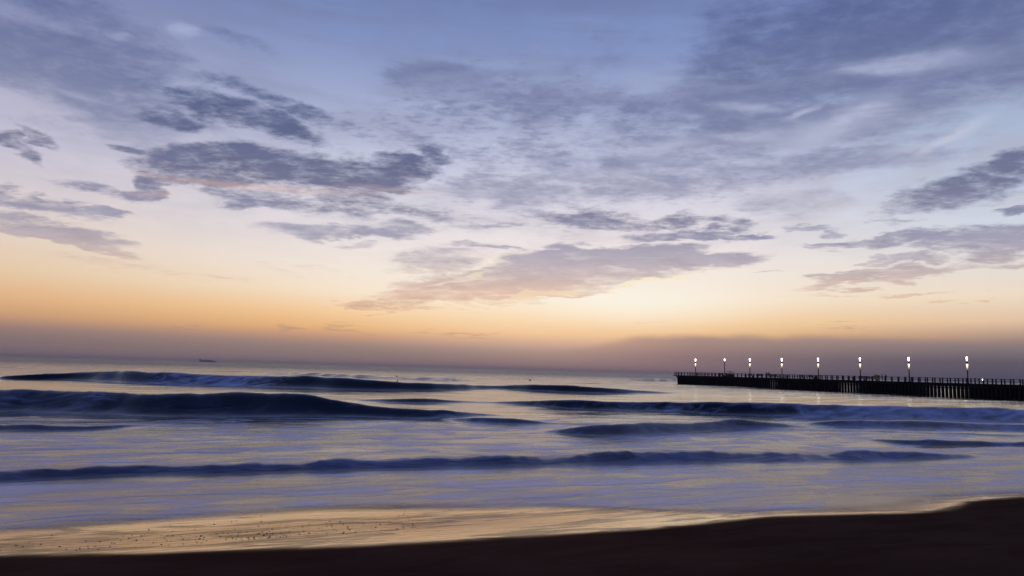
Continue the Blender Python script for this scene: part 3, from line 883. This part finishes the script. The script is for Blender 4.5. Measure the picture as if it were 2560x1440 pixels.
# bins
def bin_(px, w, label, h=.95):
    b0 = thing('litter_bin', label, 'litter bin', pw(s_of(px, w), w), PANG, 'litter bins on the pier deck')
    bm = bmesh.new(); bm_lathe(bm, [(.26, 0), (.3, .1), (.33, h - .12)], 12); link('body', bm, M_BIN, b0)
    bm = bmesh.new(); bm_lathe(bm, [(.36, h - .12), (.36, h - .05), (.22, h)], 12); link('lid', bm, M_BIN, b0)
bin_(1864, .8, 'dark litter bin left of the sixth lamp, right of the canvas stall')
bin_(1968, .8, 'dark litter bin right of the fifth lamp from the beach')
bin_(2041, .6, 'dark litter bin right beside the foot of the fourth lamp')
bin_(2133, .8, 'dark green litter bin left of the third lamp from the beach')

# canvas stall
st0 = thing('stall', 'small canvas topped stall beside the bare lamp pole near the pier end', 'stall', pw(s_of(1825, .2), .2), PANG)
bm = bmesh.new(); bm_box(bm, (0, 0, .45), (2.0, .8, .9), bevel=.03); link('counter', bm, M_WOOD, st0)
for sx in (-1.0, 1.0):
    for sy in (-.45, .45):
        bm = bmesh.new(); bm_lathe(bm, [(.04, 0), (.04, 1.55)], 8); oo = link('post', bm, M_STEEL, st0); oo.location = (sx, sy, 0)
bm = bmesh.new()
v = [bm.verts.new(c) for c in [(-1.3, -.7, 1.42), (1.3, -.7, 1.42), (1.3, .7, 1.42), (-1.3, .7, 1.42), (-.8, 0, 1.78), (.8, 0, 1.78)]]
for f in [(0, 1, 5, 4), (1, 2, 5), (2, 3, 4, 5), (3, 0, 4), (3, 2, 1, 0)]: bm.faces.new([v[i] for i in f])
link('canopy', bm, M_COAST, st0)

# yellow umbrella (beach parasol leaning open on the deck)
um = thing('umbrella', 'yellow umbrella tilted open among people on the pier', 'umbrella', pw(s_of(2190, -.3), -.3), PANG)
bm = bmesh.new()
seg = 8
apex = bm.verts.new((0, 0, .55))
r1_ = [bm.verts.new((.75 * math.cos(i * 2 * math.pi / seg), .75 * math.sin(i * 2 * math.pi / seg), .36)) for i in range(seg)]
r2_ = [bm.verts.new((1.25 * math.cos(i * 2 * math.pi / seg), 1.25 * math.sin(i * 2 * math.pi / seg), 0)) for i in range(seg)]
for i in range(seg):
    j = (i + 1) % seg
    bm.faces.new((apex, r1_[i], r1_[j])); bm.faces.new((r1_[i], r2_[i], r2_[j], r1_[j]))
c0 = link('canopy', bm, M_YEL, um)
sol = c0.modifiers.new('thickness', 'SOLIDIFY'); sol.thickness = .015
c0.scale = (.85, .8, .8)
c0.location = (0, 0, 1.0); c0.rotation_euler = (R(12), R(26), 0)
bm = bmesh.new(); bm_lathe(bm, [(.025, 0), (.025, 1.55)], 8)
pl_ = link('pole', bm, M_STEEL, um); pl_.rotation_euler = (R(10), R(14), 0)

# small lights far down the pier
def small_light(px, py, w, label, m_, h):
    p = pw(s_of(px, w), w)
    o0 = thing('signal_light', label, 'light', p, PANG)
    bm = bmesh.new(); bm_lathe(bm, [(.06, 0), (.05, h)], 8); link('post', bm, M_STEEL, o0)
    bm = bmesh.new(); bm_lathe(bm, [(.07, h), (.13, h + .05), (.13, h + .16), (.05, h + .22)], 10); link('lens', bm, m_, o0, True)
small_light(2456, 946, -1.8, 'small white light between railing posts right of the nearest lamp', M_BULB, .80)
small_light(2548, 954, -1.6, 'small red light low between railing posts near the beach end', M_RED, .18)

# ------------------------------------------------------------------ people
def skin_obj(name, verts, edges, radii, material, parent, sub=1):
    me = bpy.data.meshes.new(name)
    me.from_pydata([tuple(v_) for v_ in verts], edges, [])
    o_ = bpy.data.objects.new(name, me)
    COL.objects.link(o_)
    me.materials.append(material)
    if parent: o_.parent = parent
    o_.modifiers.new('skin', 'SKIN')
    if not me.skin_vertices:
        me.skin_vertices.new()
    for i, r_ in enumerate(radii):
        me.skin_vertices[0].data[i].radius = (r_, r_) if not isinstance(r_, tuple) else r_
        me.skin_vertices[0].data[i].use_root = (i == 0)
    s_ = o_.modifiers.new('smooth', 'SUBSURF'); s_.levels = sub; s_.render_levels = sub
    return o_

def person(loc, rotz, label, pose, top, bottom, sub=1, group=None):
    """pose: dict of joint positions (metres, figure faces +x)"""
    p = thing('person', label, 'person', loc, rotz, group)
    J = dict(pelvis=(0, 0, .93), waist=(0, 0, 1.08), chest=(.01, 0, 1.33), neck=(.01, 0, 1.48), head=(.03, 0, 1.60), crown=(.02, 0, 1.70),
             shL=(0, .18, 1.41), elL=(.0, .24, 1.13), wrL=(.06, .25, .90), shR=(0, -.18, 1.41), elR=(0, -.24, 1.13), wrR=(.06, -.25, .90),
             hiL=(0, .09, .88), knL=(.03, .10, .50), anL=(0, .10, .09), toL=(.16, .11, .04), hiR=(0, -.09, .88), knR=(.03, -.10, .50), anR=(0, -.10, .09), toR=(.16, -.11, .04))
    J.update(pose)
    names = ['pelvis', 'waist', 'chest', 'neck', 'head', 'crown', 'shL', 'elL', 'wrL', 'shR', 'elR', 'wrR', 'hiL', 'knL', 'anL', 'toL', 'hiR', 'knR', 'anR', 'toR']
    rad = [.125, .115, .135, .06, .095, .07, .065, .045, .032, .065, .045, .032, .09, .06, .042, .035, .09, .06, .042, .035]
    idx = {n_: i for i, n_ in enumerate(names)}
    V = [Vector(J[n_]) for n_ in names]
    E = [(idx[a_], idx[b_]) for a_, b_ in [('pelvis', 'waist'), ('waist', 'chest'), ('chest', 'neck'), ('neck', 'head'), ('head', 'crown'), ('chest', 'shL'), ('shL', 'elL'), ('elL', 'wrL'),
         ('chest', 'shR'), ('shR', 'elR'), ('elR', 'wrR'), ('pelvis', 'hiL'), ('hiL', 'knL'), ('knL', 'anL'), ('anL', 'toL'), ('pelvis', 'hiR'), ('hiR', 'knR'), ('knR', 'anR'), ('anR', 'toR')]]
    RR = list(rad)
    for side, y in (('L', 1), ('R', -1)):
        w_ = Vector(J['wr' + side]); e_ = Vector(J['el' + side])
        d_ = (w_ - e_).normalized()
        sd = Vector((0, 1, 0)).cross(d_)
        if sd.length < .1: sd = Vector((1, 0, 0))
        sd.normalize()
        palm = w_ + d_ * .07
        V.append(palm); RR.append(.028); pi_ = len(V) - 1
        E.append((idx['wr' + side], pi_))
        for f_ in range(4):
            off = sd * ((f_ - 1.5) * .02)
            V.append(palm + d_ * (.075 - .008 * abs(f_ - 1.3)) + off); RR.append(.008)
            E.append((pi_, len(V) - 1))
        V.append(w_ + d_ * .06 + sd * .055); RR.append(.009)
        E.append((pi_, len(V) - 1))
    # nose
    h = V[idx['head']]
    V.append(h + Vector((.105, 0, -.01))); RR.append(.012); E.append((idx['head'], len(V) - 1))
    skin_obj('body', V, E, RR, M_SKIN, p, sub)
    def cloth(name, ns, es, rr, m_):
        ii = {n_: i for i, n_ in enumerate(ns)}
        skin_obj(name, [J[n_] for n_ in ns], [(ii[a_], ii[b_]) for a_, b_ in es], rr, m_, p, sub)
    cloth('shirt', ['waist', 'pelvis', 'chest', 'shL', 'elL', 'shR', 'elR'], [('waist', 'pelvis'), ('waist', 'chest'), ('chest', 'shL'), ('shL', 'elL'), ('chest', 'shR'), ('shR', 'elR')],
          [.135, .145, .155, .08, .055, .08, .055], top)
    cloth('trousers', ['pelvis', 'hiL', 'knL', 'anL', 'hiR', 'knR', 'anR'], [('pelvis', 'hiL'), ('hiL', 'knL'), ('knL', 'anL'), ('pelvis', 'hiR'), ('hiR', 'knR'), ('knR', 'anR')],
          [.14, .105, .075, .055, .105, .075, .055], bottom)
    bm = bmesh.new()
    bmesh.ops.create_uvsphere(bm, u_segments=12, v_segments=8, radius=.112)
    bmesh.ops.delete(bm, geom=[v_ for v_ in bm.verts if v_.co.z < -.03 and v_.co.x > -.03], context='VERTS')
    hr = link('hair', bm, M_HAIR, p, True)
    hr.location = Vector(J['head']) + Vector((-.012, 0, .035))
    return p

PG = 'people on the pier'
toC = PANG + math.pi / 2
person(pw(s_of(1742.5, .9), .9), toC, 'person in dark clothes crouching at the foot of the farthest lamp', dict(
    pelvis=(-.1, 0, .42), waist=(-.05, 0, .56), chest=(.08, 0, .80), neck=(.14, 0, .94), head=(.18, 0, 1.05), crown=(.18, 0, 1.15), shL=(.1, .18, .87), elL=(.25, .22, .66), wrL=(.42, .12, .6),
    shR=(.1, -.18, .87), elR=(.25, -.22, .66), wrR=(.42, -.12, .6), hiL=(-.08, .1, .4), knL=(.3, .16, .52), anL=(.1, .14, .09), toL=(.26, .15, .04), hiR=(-.08, -.1, .4), knR=(.3, -.16, .52), anR=(.1, -.14, .09), toR=(.26, -.15, .04)),
    M_BLACK, M_BLACK, 1, PG)
person(pw(s_of(1917.5, 1.6), 1.6), PANG, 'person leaning with one arm raised, left of a pair at the rail', dict(
    chest=(.06, 0, 1.31), neck=(.10, 0, 1.45), head=(.14, 0, 1.57), crown=(.17, 0, 1.67), elL=(.16, .22, 1.58), wrL=(.32, .16, 1.76)), M_NAVY, M_REDC, 1, PG)
person(pw(s_of(1922, 1.6), 1.6), PANG + 2.6, 'person in navy standing upright, right of a pair at the rail', {}, M_NAVY, M_BLACK, 1, PG)
person(pw(s_of(2189, .9), .9), toC + .6, 'person in dark clothes standing in front of the yellow umbrella', dict(elL=(.1, .22, 1.15), wrL=(.3, .12, 1.1)), M_BLACK, M_BLACK, 1, PG)
person(pw(s_of(2205, .9), .9), toC + 2.4, 'person in dark clothes standing between a yellow umbrella and someone in red', dict(elR=(-.12, -.26, 1.15), wrR=(.08, -.2, 1.05)), M_NAVY, M_BLACK, 1, PG)
person(pw(s_of(2214.5, .9), .9), toC - .5, 'person in red top and pale trousers walking, rightmost on the pier', dict(
    anL=(.28, .1, .09), toL=(.44, .1, .05), knL=(.2, .1, .5), anR=(-.3, -.1, .12), toR=(-.16, -.1, .04), knR=(-.08, -.1, .5), elL=(-.14, .24, 1.15), wrL=(-.1, .26, .92), elR=(.14, -.24, 1.15), wrR=(.3, -.22, 1.0)),
    M_REDC, M_PALE, 1, PG)

# surfers, sitting on their boards in the water
def surfboard(loc, rotz, label):
    bm = bmesh.new()
    n = 14
    L = 2.1
    rows = []
    for i in range(n + 1):
        u = i / n
        w_ = .27 * math.sin(math.pi * min(1, (u * .94 + .05))) ** .6
        x_ = (u - .5) * L
        z_ = .18 * max(0, u - .65) ** 1.6 * 3
        rows.append([bm.verts.new((x_, -w_, z_)), bm.verts.new((x_, 0, z_ + .05)), bm.verts.new((x_, w_, z_)), bm.verts.new((x_, 0, z_ - .03))])
    for a_, b_ in zip(rows, rows[1:]):
        for j in range(4): bm.faces.new((a_[j], a_[(j + 1) % 4], b_[(j + 1) % 4], b_[j]))
    bm.faces.new(rows[0]); bm.faces.new(list(reversed(rows[-1])))
    o_ = link('surfboard', bm, M_BOARD, None, True)
    o_.location = loc; o_.rotation_euler = (0, R(-9), rotz)
    o_['label'] = label; o_['category'] = 'surfboard'; o_['group'] = 'surfboards out beyond the breakers'
SIT = dict(pelvis=(0, 0, .12), waist=(.03, 0, .27), chest=(.10, 0, .50), neck=(.14, 0, .64), head=(.18, 0, .75), crown=(.19, 0, .85), shL=(.1, .18, .57), elL=(.2, .24, .34), wrL=(.38, .18, .18),
           shR=(.1, -.18, .57), elR=(.2, -.24, .34), wrR=(.38, -.18, .18), hiL=(.03, .12, .10), knL=(.36, .3, .0), anL=(.34, .3, -.42), toL=(.48, .3, -.48), hiR=(.03, -.12, .10), knR=(.36, -.3, .0),
           anR=(.34, -.3, -.42), toR=(.48, -.3, -.48))
SG = 'surfers waiting beyond the breakers'
for px, py, rz, sink, lb, lb2 in [
    (992, 954.5, .4, .22, 'surfer in black sitting low just behind a long dark wave, nearer of two in line', 'dark surfboard under the nearer of two surfers in line'),
    (992, 942.5, -1.2, .35, 'distant surfer straight beyond another surfer, farther of two in line', 'dark surfboard under the farther of two surfers in line'),
    (1326, 951.0, 2.4, .15, 'lone surfer in black sitting upright in open water left of the pier', 'dark surfboard under the lone surfer left of the pier')]:
    g = on_plane(px, py, .3 if py > 945 else 0.)
    z_ = sea_height(g.x, g.y)
    person((g.x, g.y, z_ - sink + .02), rz, lb, SIT, M_NEO, M_NEO, 1, SG)
    surfboard((g.x + .12 * math.cos(rz), g.y + .12 * math.sin(rz), z_ - sink + .05), rz, lb2)

# ------------------------------------------------------------------ ship on the horizon
sp = at_depth(519, 904, 11800.)
ship = thing('cargo_ship', 'faint grey cargo ship lying on the horizon at left', 'ship', (sp.x, sp.y, 0), 0)
bm = bmesh.new()
xs = [-148, -140, -60, 80, 128, 152]
hw = [10, 16, 18, 18, 12, .6]
tz = [17, 16, 15, 15, 17, 21]
rows = []
for x_, w_, z_ in zip(xs, hw, tz):
    rows.append([bm.verts.new((x_, -w_, z_)), bm.verts.new((x_, w_, z_)), bm.verts.new((x_ * .96, w_ * .8, -6)), bm.verts.new((x_ * .96, -w_ * .8, -6))])
for a_, b_ in zip(rows, rows[1:]):
    for j in range(4): bm.faces.new((a_[j], a_[(j + 1) % 4], b_[(j + 1) % 4], b_[j]))
bm.faces.new(rows[0]); bm.faces.new(list(reversed(rows[-1])))
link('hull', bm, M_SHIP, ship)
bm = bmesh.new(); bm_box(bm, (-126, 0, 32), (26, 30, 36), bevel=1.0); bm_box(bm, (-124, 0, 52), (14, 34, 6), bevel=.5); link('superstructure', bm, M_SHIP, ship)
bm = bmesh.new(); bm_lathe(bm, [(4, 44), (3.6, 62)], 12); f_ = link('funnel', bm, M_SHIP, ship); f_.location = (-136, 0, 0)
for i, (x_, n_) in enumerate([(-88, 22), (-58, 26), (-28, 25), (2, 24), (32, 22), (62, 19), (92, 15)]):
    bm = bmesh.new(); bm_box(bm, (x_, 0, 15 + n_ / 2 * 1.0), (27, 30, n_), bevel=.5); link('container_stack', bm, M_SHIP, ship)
bp = at_depth(125, 893, 5200.)
boat = thing('distant_boat', 'tiny grey boat with a mast on the horizon at far left', 'boat', (bp.x, bp.y, 0), .3)
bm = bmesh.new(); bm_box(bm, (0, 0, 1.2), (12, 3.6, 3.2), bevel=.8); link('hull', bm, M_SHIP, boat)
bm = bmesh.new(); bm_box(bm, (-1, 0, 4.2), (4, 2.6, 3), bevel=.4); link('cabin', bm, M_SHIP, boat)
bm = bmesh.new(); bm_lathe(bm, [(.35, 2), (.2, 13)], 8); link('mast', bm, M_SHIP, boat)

# ------------------------------------------------------------------ pebbles in the wet sand
pm = []
for k in range(4):
    bm = bmesh.new()
    bmesh.ops.create_icosphere(bm, subdivisions=2, radius=1.0)
    for v_ in bm.verts:
        f_ = 1 + .18 * math.sin(3 * v_.co.x + k) * math.cos(2.3 * v_.co.y + 2 * k)
        v_.co = Vector((v_.co.x * f_ * 1.25, v_.co.y * f_, v_.co.z * .55 * f_))
    me = bpy.data.meshes.new('pebble'); bm.to_mesh(me); bm.free(); smooth_mesh(me); me.materials.append(M_PEB); pm.append(me)
n = 0
while n < 190:
    px = random.triangular(0, 1150, 780)
    py = 1395 - .075 * px * .9 - abs(random.gauss(0, 24)) - 3
    x_, y_ = on_sand(px, py)
    a_, q_ = aq(x_, y_)
    if not (wet_q(a_) + .12 < q_ < edge_q(a_) + .3): continue
    o_ = bpy.data.objects.new('pebble', random.choice(pm))
    COL.objects.link(o_)
    r_ = random.uniform(.007, .013)
    o_.scale = (r_, r_, r_)
    o_.location = (x_, y_, float(sand_z(x_, y_)) + r_ * .2)
    o_.rotation_euler = (0, 0, random.uniform(0, 6))
    o_['label'] = 'small dark pebble lying on the glossy wet sand'
    o_['category'] = 'pebble'
    o_['group'] = 'pebbles scattered on the wet sand'
    n += 1

# ------------------------------------------------------------------ sea air
bm = bmesh.new()
bm_box(bm, (0, 9900, 26.0), (40000, 27000, 98))
m, t, o = mat('sea_haze')
vol = t.new('ShaderNodeVolumePrincipled')
vol.inputs['Color'].default_value = (.93, .86, .84, 1)
vol.inputs['Density'].default_value = 4.8e-5
vol.inputs['Anisotropy'].default_value = .2
t.l.new(vol.outputs[0], o.inputs['Volume'])
hzb = link('haze', bm, m)
hzb['kind'] = 'stuff'
# ------------------------------------------------------------------ light and render
sc.render.engine = 'CYCLES'
sc.cycles.max_bounces = 5
sc.cycles.diffuse_bounces = 2
sc.cycles.glossy_bounces = 3
sc.cycles.transparent_max_bounces = 8
sc.cycles.volume_bounces = 0
sc.cycles.use_denoising = True
sc.cycles.sample_clamp_indirect = 4
sc.view_settings.view_transform = 'Standard'
sc.view_settings.look = 'None'
sc.view_settings.exposure = 0
sc.view_settings.gamma = 1
